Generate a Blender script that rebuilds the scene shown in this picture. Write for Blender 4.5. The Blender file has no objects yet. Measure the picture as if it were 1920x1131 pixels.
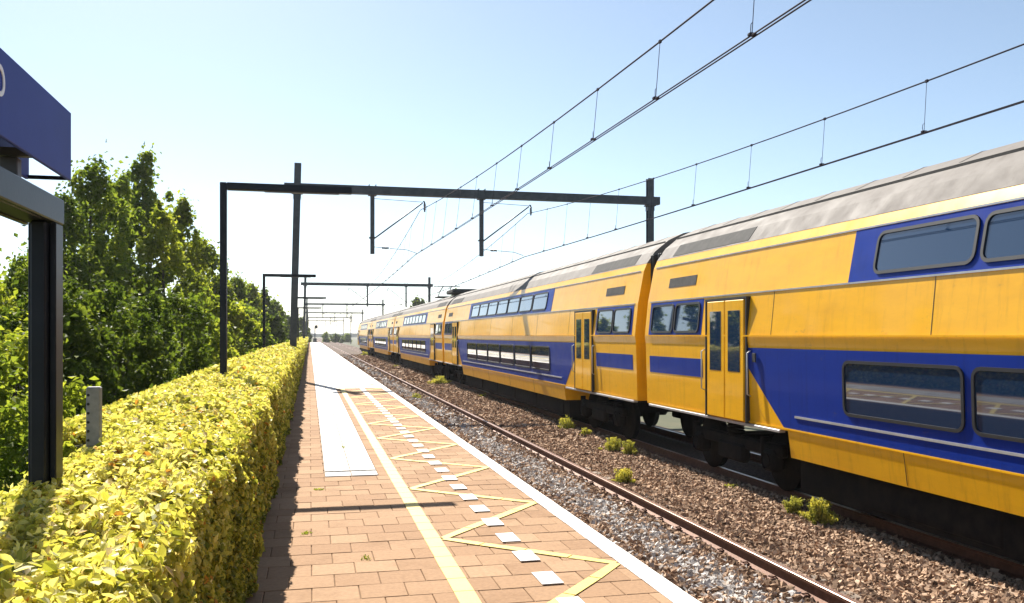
import bpy, math, random
import numpy as np
from mathutils import Vector, Matrix

S = bpy.context.scene
COL = S.collection
rng = np.random.default_rng(11)
random.seed(5)
R = math.radians

# ------------------------------------------------------------------ camera
# X = across the track (right +), Y = along the track, Z up, platform top = 0, rail top = -0.8
RAIL = -0.80
YAW = 13.1
cam_d = bpy.data.cameras.new('camera')
cam = bpy.data.objects.new('camera', cam_d); COL.objects.link(cam)
cam.location = (0, 0, 1.6)
cam.rotation_euler = (R(90), 0, R(-YAW))
cam_d.sensor_width = 36.0
cam_d.lens = 36.0 * 1632 / 1920
cam_d.shift_y = 62.5 / 1920
cam_d.clip_start = 0.05
cam_d.clip_end = 6000
S.camera = cam

# ------------------------------------------------------------------ world, sun, exposure
SUN_TO = Vector((-0.22, 1.08, 1.0)).normalized()          # towards the sun
elev = math.asin(SUN_TO.z); azim = math.atan2(SUN_TO.x, SUN_TO.y)
w = bpy.data.worlds.new('World'); S.world = w; w.use_nodes = True
nt = w.node_tree; nt.nodes.clear()
sky = nt.nodes.new('ShaderNodeTexSky'); sky.sky_type = 'NISHITA'
sky.sun_disc = False; sky.sun_elevation = elev; sky.sun_rotation = azim
sky.air_density = 0.8; sky.dust_density = 0.35; sky.ozone_density = 1.6
bg = nt.nodes.new('ShaderNodeBackground'); bg.inputs['Strength'].default_value = 0.069
wo = nt.nodes.new('ShaderNodeOutputWorld')
hs = nt.nodes.new('ShaderNodeHueSaturation'); hs.inputs['Saturation'].default_value = 0.84; hs.inputs['Hue'].default_value = 0.492
nt.links.new(sky.outputs[0], hs.inputs['Color']); nt.links.new(hs.outputs[0], bg.inputs[0]); nt.links.new(bg.outputs[0], wo.inputs[0])
sd = bpy.data.lights.new('sun', 'SUN'); sd.energy = 4.9; sd.angle = R(0.53); sd.color = (1.0, 0.94, 0.84)
sun = bpy.data.objects.new('sun', sd); COL.objects.link(sun)
sun.rotation_euler = (-SUN_TO).to_track_quat('-Z', 'Y').to_euler()
S.view_settings.view_transform = 'Standard'; S.view_settings.look = 'None'
S.view_settings.exposure = 1.24; S.view_settings.gamma = 1.0
S.view_settings.use_curve_mapping = False
S.render.engine = 'CYCLES'
S.cycles.max_bounces = 7; S.cycles.transparent_max_bounces = 8
S.cycles.sample_clamp_indirect = 8.0
S.cycles.use_denoising = True

# ------------------------------------------------------------------ materials
def new_mat(name):
    m = bpy.data.materials.new(name); m.use_nodes = True
    n = m.node_tree; b = n.nodes['Principled BSDF']
    return m, n, b
def node(n, t, **kw):
    x = n.nodes.new(t)
    for k, v in kw.items():
        if k in x.inputs: x.inputs[k].default_value = v
        else: setattr(x, k, v)
    return x
def ramp(n, fac, stops):
    r = n.nodes.new('ShaderNodeValToRGB')
    e = r.color_ramp.elements
    while len(e) < len(stops): e.new(0.5)
    for i, (p, c) in enumerate(stops):
        e[i].position = p; e[i].color = (*c, 1)
    n.links.new(fac, r.inputs[0]); return r
def mixc(n, fac, a, b, mode='MIX'):
    m = n.nodes.new('ShaderNodeMix'); m.data_type = 'RGBA'; m.blend_type = mode
    for sock, v in ((m.inputs['Factor'], fac), (m.inputs['A'], a), (m.inputs['B'], b)):
        if hasattr(v, 'is_linked'): n.links.new(v, sock)
        elif isinstance(v, (int, float)): sock.default_value = v
        else: sock.default_value = (*v, 1)
    return m.outputs['Result']
def objcoord(n, kind='Object'):
    return n.nodes.new('ShaderNodeTexCoord').outputs[kind]
def pos(n): return n.nodes.new('ShaderNodeNewGeometry').outputs['Position']
def noise(n, vec, scale, detail=4, rough=0.55):
    x = node(n, 'ShaderNodeTexNoise', Scale=scale, Detail=detail, Roughness=rough)
    n.links.new(vec, x.inputs['Vector']); return x.outputs['Fac']
def bump(n, b, h, strength, dist=0.01):
    x = node(n, 'ShaderNodeBump', Strength=strength, Distance=dist)
    n.links.new(h, x.inputs['Height']); n.links.new(x.outputs[0], b.inputs['Normal'])

def weathered(name, col, col2, rough=0.6, scale=3.0, metallic=0.0, bmp=0.15, bscale=60, coat=0.0, spec=0.5, lo=0.35, hi=0.7):
    m, n, b = new_mat(name)
    p = pos(n)
    f = noise(n, p, scale, 6, 0.65)
    r = ramp(n, f, [(lo, col), (hi, col2)])
    n.links.new(r.outputs[0], b.inputs['Base Color'])
    b.inputs['Roughness'].default_value = rough; b.inputs['Metallic'].default_value = metallic
    b.inputs['Specular IOR Level'].default_value = spec
    b.inputs['Coat Weight'].default_value = coat; b.inputs['Coat Roughness'].default_value = 0.08
    if bmp: bump(n, b, noise(n, p, bscale, 4), bmp)
    return m

def tinted(name, stops, rough=0.75, var=0.25, nscale=40, bmp=0.3, spec=0.3, blotch=None):
    """colour comes from a per-piece number 'tint' plus fine grain"""
    m, n, b = new_mat(name)
    a = n.nodes.new('ShaderNodeAttribute'); a.attribute_name = 'tint'
    r = ramp(n, a.outputs['Fac'], stops)
    p = pos(n)
    g = ramp(n, noise(n, p, nscale, 5), [(0.3, (1 - var,) * 3), (0.7, (1 + var * 0.4,) * 3)])
    c = mixc(n, 1.0, r.outputs[0], g.outputs[0], 'MULTIPLY')
    if blotch:
        bl = ramp(n, noise(n, p, blotch[0], 6, 0.7), [(blotch[1], (0, 0, 0)), (blotch[2], (1, 1, 1))])
        c = mixc(n, bl.outputs[0], c, mixc(n, 1.0, c, blotch[3], 'MULTIPLY'))
    n.links.new(c, b.inputs['Base Color'])
    b.inputs['Roughness'].default_value = rough
    b.inputs['Specular IOR Level'].default_value = spec
    if bmp: bump(n, b, noise(n, p, nscale * 2.2, 3), bmp, 0.004)
    return m

def leafmat(name, stops, trans=0.5, tgain=1.5, rough=0.6, spec=0.2):
    m, n, b = new_mat(name)
    a = n.nodes.new('ShaderNodeAttribute'); a.attribute_name = 'tint'
    r = ramp(n, a.outputs['Fac'], stops)
    n.links.new(r.outputs[0], b.inputs['Base Color'])
    b.inputs['Roughness'].default_value = rough; b.inputs['Specular IOR Level'].default_value = spec
    t = n.nodes.new('ShaderNodeBsdfTranslucent')
    tc = mixc(n, 1.0, r.outputs[0], (tgain, tgain, tgain * 0.55), 'MULTIPLY')
    n.links.new(tc, t.inputs['Color'])
    mx = n.nodes.new('ShaderNodeMixShader'); mx.inputs[0].default_value = trans
    n.links.new(b.outputs[0], mx.inputs[1]); n.links.new(t.outputs[0], mx.inputs[2])
    n.links.new(mx.outputs[0], n.nodes['Material Output'].inputs['Surface'])
    return m

M = {}
M['steel'] = weathered('galvanised_dark_steel', (.035, .042, .05), (.07, .078, .088), .5, 4, .3, .1)
M['steel_far'] = M['steel']
M['lamp_paint'] = weathered('dark_blue_grey_paint', (.007, .009, .014), (.013, .016, .024), .45, 5, 0, .05, spec=.25)
M['frame_paint'] = weathered('dark_grey_gloss_paint', (.010, .012, .018), (.018, .021, .03), .35, 6, 0, .03, coat=.0, spec=.16)
M['sign_blue'] = weathered('blue_sign_sheet', (.016, .036, .27), (.022, .046, .32), .55, 2.5, 0, .02, spec=.18)
M['sign_in'] = weathered('sign_inner_sheet', (.06, .06, .07), (.1, .1, .11), .5, 4)
M['white'] = weathered('white_letter', (.75, .75, .75), (.8, .8, .8), .4, 4, 0, 0)
M['post'] = weathered('perforated_post', (.20, .19, .18), (.33, .31, .30), .6, 12, .2, .2)
M['hole'] = weathered('post_slot', (.02, .02, .02), (.03, .03, .03), .8, 8, 0, 0)
M['wire'] = weathered('copper_wire', (.03, .03, .045), (.055, .05, .07), .8, 2, 0, 0, spec=.08)
M['insul'] = weathered('brown_insulator', (.03, .025, .025), (.05, .04, .04), .25, 8)
M['paver'] = tinted('tan_paver', [(0, (.315, .192, .112)), (.5, (.355, .222, .131)), (1, (.40, .256, .155))], .88, .16, 34, .3, .12,
                    blotch=(1.7, .52, .75, (.74, .72, .68)))
M['pale_paver'] = tinted('pale_paver', [(0, (.45, .41, .37)), (1, (.56, .52, .47))], .6, .15, 34, .25, .4,
                         blotch=(1.2, .55, .8, (.8, .78, .7)))
M['guide'] = tinted('white_guide_tile', [(0, (.54, .53, .51)), (1, (.64, .63, .61))], .7, .08, 30, .15, .2,
                    blotch=(2.5, .62, .8, (.8, .78, .74)))
M['joint'] = weathered('joint_sand', (.16, .10, .055), (.22, .14, .075), .95, 9, 0, .3, lo=.3)
def paint(name, c, c2, under):
    m, n, b = new_mat(name)
    p = pos(n)
    r = ramp(n, noise(n, p, 5, 6, .7), [(.35, c), (.7, c2)])
    wr = ramp(n, noise(n, p, 38, 6, .75), [(.60, (0, 0, 0)), (.68, (.8, .8, .8))])
    n.links.new(mixc(n, wr.outputs[0], r.outputs[0], under), b.inputs['Base Color'])
    b.inputs['Roughness'].default_value = .6
    bump(n, b, noise(n, p, 80, 3), .25, .003)
    return m
M['p_white'] = paint('white_line_paint', (.78, .77, .75), (.70, .69, .66), (.5, .42, .34))
M['p_yellow'] = paint('yellow_line_paint', (.70, .55, .13), (.64, .49, .10), (.42, .30, .16))
M['concrete'] = weathered('platform_concrete', (.28, .26, .24), (.40, .38, .35), .8, 3)
M['rail_side'] = weathered('rusty_rail', (.10, .045, .025), (.17, .08, .05), .6, 14, .35, .3)
M['rail_top'] = weathered('worn_rail_head', (.28, .17, .13), (.38, .26, .21), .32, 6, .6, .05)
M['sleeper'] = weathered('concrete_sleeper', (.20, .15, .11), (.30, .24, .19), .85, 8, 0, .4)
M['stone'] = tinted('ballast_stone', [(0, (.08, .055, .04)), (.3, (.29, .19, .125)), (.55, (.50, .34, .23)), (.75, (.64, .48, .35)),
                                     (.82, (.36, .33, .31)), (1, (.68, .64, .60))], .95, .3, 60, .3, .08)
M['bed'] = tinted('ballast_bed', [(0, (.16, .11, .08)), (1, (.20, .15, .11))], .95, .5, 22, .8, .2, blotch=(14, .45, .6, (.45, .45, .45)))
M['ground'] = weathered('rough_grass_ground', (.045, .055, .02), (.10, .09, .045), .95, .6, 0, .5, 8)
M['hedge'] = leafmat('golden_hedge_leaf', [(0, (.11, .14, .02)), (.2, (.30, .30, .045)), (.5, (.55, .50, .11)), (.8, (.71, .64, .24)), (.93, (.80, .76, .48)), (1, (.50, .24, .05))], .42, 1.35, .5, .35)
M['hedge_core'] = weathered('hedge_twigs', (.05, .05, .012), (.09, .085, .02), .95, 14, 0, .5)
M['leaf_a'] = leafmat('mid_green_leaf', [(0, (.05, .08, .012)), (.5, (.13, .18, .024)), (1, (.28, .31, .05))], .5, 1.6)
M['leaf_b'] = leafmat('dark_green_leaf', [(0, (.04, .065, .012)), (.6, (.09, .13, .02)), (1, (.19, .22, .035))], .45, 1.5)
M['leaf_c'] = leafmat('yellow_green_leaf', [(0, (.09, .12, .015)), (.5, (.20, .24, .03)), (1, (.37, .37, .055))], .52, 1.6)
M['weed'] = leafmat('yellow_weed', [(0, (.18, .20, .04)), (.6, (.42, .40, .10)), (1, (.62, .52, .10))], .45, 1.3)
M['bark'] = weathered('bark', (.05, .04, .03), (.10, .085, .065), .9, 9, 0, .6, 40)
M['far_wood'] = weathered('far_wood', (.05, .065, .05), (.07, .085, .06), .95, .2, 0, 0)
# train
def gloss(name, c, rough=.3, coat=.25, dirt=(.6, .55, .5), spec=.5):
    m, n, b = new_mat(name)
    p = pos(n)
    mp = node(n, 'ShaderNodeMapping'); mp.inputs['Scale'].default_value = (.6, .6, 2.2)
    n.links.new(p, mp.inputs[0])
    f = ramp(n, noise(n, mp.outputs[0], 1.6, 7, .7), [(.42, (1, 1, 1)), (.85, dirt)])
    cc = mixc(n, 1.0, c, f.outputs[0], 'MULTIPLY')
    m2 = node(n, 'ShaderNodeMapping'); m2.inputs['Scale'].default_value = (3.0, 3.0, .22)      # rain streaks
    n.links.new(p, m2.inputs[0])
    st = ramp(n, noise(n, m2.outputs[0], 3.0, 5, .7), [(.52, (0, 0, 0)), (.80, (.55, .55, .55))])
    cc = mixc(n, st.outputs[0], cc, mixc(n, 1.0, cc, (.55, .50, .46), 'MULTIPLY'))
    m3 = node(n, 'ShaderNodeMapping'); m3.inputs['Scale'].default_value = (1, .5, 1)
    n.links.new(p, m3.inputs[0])
    sp = ramp(n, noise(n, m3.outputs[0], 7.0, 8, .8), [(.60, (0, 0, 0)), (.72, (.4, .4, .4))])
    cc = mixc(n, sp.outputs[0], cc, (.10, .075, .055))
    n.links.new(cc, b.inputs['Base Color'])
    rr = node(n, 'ShaderNodeMapRange'); rr.inputs['To Min'].default_value = rough * .8; rr.inputs['To Max'].default_value = rough * 1.5
    n.links.new(noise(n, p, 3, 5), rr.inputs[0]); n.links.new(rr.outputs[0], b.inputs['Roughness'])
    b.inputs['Coat Weight'].default_value = coat; b.inputs['Coat Roughness'].default_value = .06
    b.inputs['Specular IOR Level'].default_value = spec
    bump(n, b, noise(n, p, 1.3, 2), .06, .03)
    return m
M['t_yellow'] = gloss('train_yellow', (.86, .44, .004), dirt=(.82, .78, .74), spec=.35)
M['t_blue'] = gloss('train_blue', (.003, .028, .26), .35, .05, dirt=(.8, .8, .8), spec=.15)
M['t_roof'] = gloss('train_roof_grey', (.185, .168, .155), .65, .0, dirt=(.85, .84, .83), spec=.2)
M['t_dark'] = weathered('underframe_black', (.006, .006, .006), (.018, .015, .012), .85, 5, 0, .2, spec=.1)
M['t_grey'] = weathered('train_vent_grey', (.05, .05, .05), (.08, .077, .075), .85, 6, spec=.15)
M['t_sill'] = weathered('sill_metal', (.45, .45, .45), (.6, .6, .6), .35, 4, .5, .05)
M['rubber'] = weathered('window_rubber', (.012, .012, .014), (.02, .02, .022), .5, 5, 0, 0)
mg, ng, b_ = new_mat('tinted_window_glass'); M['glass'] = mg
b_.inputs['Base Color'].default_value = (.012, .032, .075, 1); b_.inputs['Roughness'].default_value = .03
b_.inputs['Specular IOR Level'].default_value = .9; b_.inputs['Coat Weight'].default_value = .6
b_.inputs['Coat Roughness'].default_value = .02

# ------------------------------------------------------------------ mesh helpers
def mesh_np(name, V, F, mat, tint=None, smooth=False):
    """V (n,3), F (m,k) arrays"""
    V = np.asarray(V, np.float32); F = np.asarray(F, np.int32)
    me = bpy.data.meshes.new(name)
    k = F.shape[1]
    me.vertices.add(len(V)); me.vertices.foreach_set('co', V.ravel())
    me.loops.add(F.size); me.loops.foreach_set('vertex_index', F.ravel())
    me.polygons.add(len(F)); me.polygons.foreach_set('loop_start', np.arange(0, F.size, k, dtype=np.int32))
    me.polygons.foreach_set('use_smooth', np.full(len(F), bool(smooth)))
    if tint is not None:
        a = me.attributes.new('tint', 'FLOAT', 'POINT'); a.data.foreach_set('value', np.asarray(tint, np.float32))
    me.update(calc_edges=True)
    me.materials.append(mat)
    return me

class MB:
    def __init__(s): s.v = []; s.f = []; s.sm = []
    def add(s, vs, fs, sm=False):
        o = len(s.v); s.v += [tuple(v) for v in vs]
        for f in fs: s.f.append([i + o for i in f]); s.sm.append(sm)
        return s
    def box(s, c, size, rot=None, bev=0.0):
        x, y, z = [a / 2 for a in size]
        if bev <= 0:
            vs = [Vector((i * x, j * y, k * z)) for k in (-1, 1) for j in (-1, 1) for i in (-1, 1)]
            fs = [(0, 2, 3, 1), (4, 5, 7, 6), (0, 1, 5, 4), (2, 6, 7, 3), (0, 4, 6, 2), (1, 3, 7, 5)]
        else:
            b = bev; vs = []
            for (i, j, k) in [(i, j, k) for k in (-1, 1) for j in (-1, 1) for i in (-1, 1)]:
                vs += [Vector((i * x, j * (y - b), k * (z - b))), Vector((i * (x - b), j * y, k * (z - b))), Vector((i * (x - b), j * (y - b), k * z))]
            def ix(i, j, k, a): return ((k > 0) * 4 + (j > 0) * 2 + (i > 0)) * 3 + a
            fs = []
            for a, fn in ((0, lambda p, q, r: (r, p, q)), (1, lambda p, q, r: (p, r, q)), (2, lambda p, q, r: (p, q, r))):
                for r_ in (-1, 1):
                    quad = [ix(*fn(p, q, r_), a) for p, q in ((-1, -1), (1, -1), (1, 1), (-1, 1))]
                    fs.append(quad)
            for (j, k) in [(j, k) for j in (-1, 1) for k in (-1, 1)]:
                fs.append([ix(-1, j, k, 1), ix(1, j, k, 1), ix(1, j, k, 2), ix(-1, j, k, 2)])
                fs.append([ix(j, -1, k, 0), ix(j, 1, k, 0), ix(j, 1, k, 2), ix(j, -1, k, 2)])
                fs.append([ix(j, k, -1, 0), ix(j, k, 1, 0), ix(j, k, 1, 1), ix(j, k, -1, 1)])
            for i in (-1, 1):
                for j in (-1, 1):
                    for k in (-1, 1): fs.append([ix(i, j, k, 0), ix(i, j, k, 1), ix(i, j, k, 2)])
        c = Vector(c)
        if rot is not None: vs = [rot @ v for v in vs]
        return s.add([v + c for v in vs], fs)
    def bar(s, a, b, w, h, up=(0, 0, 1), bev=0.0):
        a = Vector(a); b = Vector(b); d = b - a
        y = d.normalized(); x = y.cross(Vector(up))
        if x.length < 1e-4: x = y.cross(Vector((1, 0, 0)))
        x.normalize(); z = x.cross(y)
        return s.box((a + b) / 2, (w, d.length, h), Matrix((x, y, z)).transposed(), bev)
    def tube(s, pts, rad, n=6, caps=True):
        pts = [Vector(p) for p in pts]
        rs = rad if hasattr(rad, '__len__') else [rad] * len(pts)
        vs = []; fs = []
        px = None
        for i, p in enumerate(pts):
            d = (pts[min(i + 1, len(pts) - 1)] - pts[max(i - 1, 0)]).normalized()
            if px is None: px = d.cross(Vector((0, 0, 1)) if abs(d.z) < .9 else Vector((1, 0, 0)))
            x = (px - d * px.dot(d)).normalized(); px = x; y = d.cross(x)
            for k in range(n):
                t = 2 * math.pi * k / n
                vs.append(p + (x * math.cos(t) + y * math.sin(t)) * rs[i])
        for i in range(len(pts) - 1):
            for k in range(n):
                fs.append((i * n + k, i * n + (k + 1) % n, (i + 1) * n + (k + 1) % n, (i + 1) * n + k))
        s.add(vs, fs, True)
        if caps:
            o = len(s.v) - len(vs)
            s.f.append([o + k for k in range(n)][::-1]); s.sm.append(False)
            s.f.append([o + (len(pts) - 1) * n + k for k in range(n)]); s.sm.append(False)
        return s
    def lathe(s, prof, c, axis='X', n=20):
        """prof: (radius, along)"""
        vs = []; fs = []
        for (r, a) in prof:
            for k in range(n):
                t = 2 * math.pi * k / n
                u, v = r * math.cos(t), r * math.sin(t)
                p = {'X': (a, u, v), 'Y': (u, a, v), 'Z': (u, v, a)}[axis]
                vs.append((p[0] + c[0], p[1] + c[1], p[2] + c[2]))
        for i in range(len(prof) - 1):
            for k in range(n): fs.append((i * n + k, i * n + (k + 1) % n, (i + 1) * n + (k + 1) % n, (i + 1) * n + k))
        s.add(vs, fs, True)
        return s
    def mesh(s, name, mat):
        me = bpy.data.meshes.new(name)
        me.from_pydata(s.v, [], s.f); me.update()
        me.polygons.foreach_set('use_smooth', s.sm)
        me.materials.append(mat); return me
    def build(s, name, mat, parent=None):
        return link(name, s.mesh(name, mat), parent)

def link(name, me, parent=None, loc=None, rot=None):
    o = bpy.data.objects.new(name, me); COL.objects.link(o)
    if parent is not None: o.parent = parent
    if loc is not None: o.location = loc
    if rot is not None: o.rotation_euler = rot
    return o
def empty(name, loc=(0, 0, 0), rz=0.0):
    o = bpy.data.objects.new(name, None); COL.objects.link(o)
    o.location = loc; o.rotation_euler = (0, 0, rz); o.empty_display_size = .2
    return o
def tag(o, label, cat, group=None):
    o['label'] = label; o['category'] = cat
    if group: o['group'] = group
    return o
def struct(o): o['kind'] = 'structure'; return o
def stuff(o): o['kind'] = 'stuff'; return o
KIDS = {}
def copy_tree(o, parent=None):
    c = o.copy(); COL.objects.link(c); c.parent = parent
    for ch in o.children: copy_tree(ch, c)
    return c

# leaves: positions, facing, size -> small folded blades
def leaf_mesh(name, P, N, size, tint, mat, long=1.6, hexa=False, fold=.25):
    n = len(P)
    N = N / np.maximum(np.linalg.norm(N, axis=1, keepdims=True), 1e-6)
    a = rng.normal(size=(n, 3)); U = a - N * (a * N).sum(1, keepdims=True)
    U /= np.maximum(np.linalg.norm(U, axis=1, keepdims=True), 1e-6)
    W = np.cross(N, U)
    s = np.broadcast_to(np.asarray(size), (n,))[:, None]
    L = s * long * .5; Hh = s * .5
    up = N * s * fold
    if hexa:
        rows = [P - U * L, P - U * L * .35 - W * Hh * .95 + up, P + U * L * .4 - W * Hh * .75 + up, P + U * L - N * s * .1,
                P + U * L * .4 + W * Hh * .75 + up, P - U * L * .35 + W * Hh * .95 + up]
        V = np.stack(rows, 1).reshape(-1, 3); k = 6
        i = np.arange(n)[:, None] * 6
        F = np.concatenate([i + np.array([[0, 3, 2, 1]]), i + np.array([[0, 5, 4, 3]])], 0)
    else:
        rows = [P - U * L, P - W * Hh + up, P + U * L, P + W * Hh + up]
        V = np.stack(rows, 1).reshape(-1, 3); k = 4
        i = np.arange(n)[:, None] * 4
        F = np.concatenate([i + np.array([[0, 2, 1]]), i + np.array([[0, 3, 2]])], 0)
    return mesh_np(name, V, F, mat, np.repeat(tint, k))

# ------------------------------------------------------------------ ground and track bed
def sheet(name, xs_z, ys, mat, parent=None, kind=True):
    V = []; F = []
    for (x, z) in xs_z:
        for y in ys: V.append((x, y, z))
    m = len(ys)
    for i in range(len(xs_z) - 1):
        for j in range(m - 1): F.append((i * m + j, (i + 1) * m + j, (i + 1) * m + j + 1, i * m + j + 1))
    me = bpy.data.meshes.new(name); me.from_pydata(V, [], F); me.update(); me.materials.append(mat)
    o = link(name, me, parent)
    if kind: struct(o)
    return o
PL0, PL1, PLY0, PLY1 = -0.42, 2.28, -4.0, 192.0
sheet('ground', [(-3500, -.6), (-60, -.5), (-12, -.10), (-1.6, -.06), (-.46, -.05), (-.40, -1.12), (2.2, -1.14), (12, -1.14), (14, -1.5), (3500, -1.6)],
      [-300, -20, 0, 20, 60, 200, 600, 5000], M['ground'])
BEDZ = -1.0
bed = sheet('track_bed', [(2.29, BEDZ - .03), (3.0, BEDZ), (5.0, BEDZ), (6.0, BEDZ - .02), (7.0, BEDZ), (9.4, BEDZ), (11.2, -1.3)],
            [-20, 0, 30, 60, 120, 300, 700], M['bed'])
av = bed.data.attributes.new('tint', 'FLOAT', 'POINT')

# rails
TN, TF = 4.03, 8.03           # track centres
def rail(x, name, label):
    prof = [(-.07, -.16), (.07, -.16), (.07, -.148), (.012, -.13), (.012, -.045), (.036, -.035), (.036, -.004), (.03, 0), (-.03, 0), (-.036, -.004), (-.036, -.035), (-.012, -.045), (-.012, -.13), (-.07, -.148)]
    ys = [-20, 60, 700]
    V = [(px, y, pz) for y in ys for (px, pz) in prof]; n = len(prof); F = []
    top = []
    for j in range(len(ys) - 1):
        for i in range(n):
            F.append((j * n + i, j * n + (i + 1) % n, (j + 1) * n + (i + 1) % n, (j + 1) * n + i)); top.append(1 if i in (6, 7, 8) else 0)
    F.append(list(range(n))); top.append(0)
    me = bpy.data.meshes.new('rail'); me.from_pydata(V, [], F); me.update()
    me.materials.append(M['rail_side']); me.materials.append(M['rail_top'])
    me.polygons.foreach_set('material_index', top)
    o = link(name, me, None, (x, 0, RAIL)); tag(o, label, 'rail', 'rails of the two tracks')
    return o
rails = [rail(TN - .755, 'rail', 'rusty rail of the near track hugging the platform edge'),
         rail(TN + .755, 'rail', 'rusty brown rail running beside the ballast in full view'),
         rail(TF - .755, 'rail', 'rail in shade under the near side of the train'),
         rail(TF + .755, 'rail', 'rail in shade under the far side of the train')]
# sleepers of the near track with clips
sb = MB()
sb.box((0, 0, -.1), (2.5, .26, .2), bev=.02)
sl_me = sb.mesh('sleeper', M['sleeper'])
cb = MB()
for sx in (-1, 1):
    for d in (-1, 1):
        cb.box((sx * .755 + d * .10, 0, .02), (.075, .12, .04), bev=.01)
        cb.tube([(sx * .755 + d * .06, -.05, .03), (sx * .755 + d * .09, -.05, .06), (sx * .755 + d * .12, .0, .05), (sx * .755 + d * .06, .05, .03)], .009, 5)
cl_me = cb.mesh('rail_clips', M['rail_side'])
track = struct(empty('near_track', (TN, 0, RAIL - .16)))
for i in range(190):
    y = 2.2 + i * .6
    s_ = link('sleeper', sl_me, track, (0, y, 0), (0, 0, random.uniform(-.008, .008)))
    if y < 40: link('rail_clips', cl_me, s_)

# ballast stones
def stones(name, x0, x1, y0, y1, sp, size, zfun):
    nx = int((x1 - x0) / sp); ny = int((y1 - y0) / sp)
    gx, gy = np.meshgrid(np.arange(nx), np.arange(ny))
    n = gx.size
    x = x0 + (gx.ravel() + rng.uniform(0, 1, n)) * sp; y = y0 + (gy.ravel() + rng.uniform(0, 1, n)) * sp
    keep = (np.abs(x - (TN + .755)) > .085) & (np.abs(x - (TN - .755)) > .085)
    x, y = x[keep], y[keep]; n = len(x)
    s = size * rng.uniform(.55, 1.35, n) * .5
    cube = np.array([[i, j, k] for k in (-1, 1) for j in (-1, 1) for i in (-1, 1)], float)
    C = cube[None] * rng.uniform(.55, 1.15, (n, 8, 1)) * np.stack([s * rng.uniform(.7, 1.2, n), s * rng.uniform(.8, 1.4, n), s * rng.uniform(.5, .9, n)], 1)[:, None]
    C += rng.normal(0, 1, C.shape) * (s * .12)[:, None, None]
    # random rotation
    q = rng.normal(size=(n, 4)); q /= np.linalg.norm(q, axis=1, keepdims=True)
    a, b, c, d = q.T
    Rm = np.stack([np.stack([1 - 2 * (c * c + d * d), 2 * (b * c - a * d), 2 * (b * d + a * c)], 1),
                   np.stack([2 * (b * c + a * d), 1 - 2 * (b * b + d * d), 2 * (c * d - a * b)], 1),
                   np.stack([2 * (b * d - a * c), 2 * (c * d + a * b), 1 - 2 * (b * b + c * c)], 1)], 1)
    C = np.einsum('nij,nkj->nki', Rm, C)
    z = zfun(x, y) + rng.uniform(-.012, .022, n)
    V = (C + np.stack([x, y, z], 1)[:, None]).reshape(-1, 3)
    f = np.array([(0, 2, 3, 1), (4, 5, 7, 6), (0, 1, 5, 4), (2, 6, 7, 3), (0, 4, 6, 2), (1, 3, 7, 5)])
    F = (np.arange(n)[:, None, None] * 8 + f[None]).reshape(-1, 4)
    # colour: grey between the rails, brown elsewhere, dark near the rails
    t = rng.beta(2.2, 2.0, n) * .76
    mid = np.exp(-((x - TN - .10) / .42) ** 2)
    g = rng.uniform(0, 1, n) < mid * .72
    t[g] = rng.uniform(.80, 1.0, g.sum())
    nr = rng.uniform(0, 1, n) < np.exp(-((np.abs(x - TN) - .62) / .16) ** 2) * .6
    t[nr] *= .55
    me = mesh_np(name, V, F, M['stone'], np.repeat(t, 8))
    return stuff(link(name, me))
def bz(x, y):
    between = (np.abs(x - TN) < .7)
    return np.where(between, BEDZ + .035 + .018 * np.sin(x * 9 + y * 2.1) * np.sin(y * 1.7), BEDZ + .045 + .03 * np.sin(x * 2.4 + 1) * np.sin(y * .8 + x) - .02)
stones('ballast', 3.25, 7.25, 4.0, 20.0, .037, .050, bz)
stones('ballast', 2.9, 7.2, 20.0, 46.0, .066, .085, bz)
stones('ballast', 2.9, 7.2, 46.0, 110.0, .17, .19, bz)

# ------------------------------------------------------------------ platform
plat_b = MB().box(((PL0 + PL1) / 2, (PLY0 + PLY1) / 2, -.614), (PL1 - PL0, PLY1 - PLY0, 1.2))
platform = struct(plat_b.build('platform', M['joint']))
PT = .29
def paver_geo(wx, wy, gap=.002, ch=.004, h=.05):
    x, y = wx / 2 - gap, wy / 2 - gap
    v = [(-x, -y, -h), (x, -y, -h), (x, y, -h), (-x, y, -h), (-x, -y, -ch), (x, -y, -ch), (x, y, -ch), (-x, y, -ch),
         (-x + ch, -y + ch, 0), (x - ch, -y + ch, 0), (x - ch, y - ch, 0), (-x + ch, y - ch, 0)]
    f = [(8, 9, 10, 11)] + [(4 + i, 4 + (i + 1) % 4, 8 + (i + 1) % 4, 8 + i) for i in range(4)] + [(i, (i + 1) % 4, 4 + (i + 1) % 4, 4 + i) for i in range(4)]
    return np.array(v), np.array(f)
def in_guide(x, y): return .17 < x < .77 and y > GY0
GY0 = 10.05
pav = []       # x, y, w, l, kind
nrow = int((PLY1 - 1.0) / PT)
for j in range(nrow):
    y = 1.0 + (j + .5) * PT
    off = (j % 2) * PT / 2
    segs = [(PL0, 2.12)] if y < GY0 else [(PL0, .17), (.77, 2.12)]
    for (a, b) in segs:
        x = a - off if a < 0 else a - (PT - off) % PT
        while x < b - .01:
            l = max(x, a); r = min(x + PT, b)
            if r - l > .03: pav.append(((l + r) / 2, y, r - l, PT, 0 if (y < 26.5 or x < .5) else 1))
            x += PT
    pav.append((2.2, y, .16, PT, 0))
cam_p = np.array([0, 0, 1.6])
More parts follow.
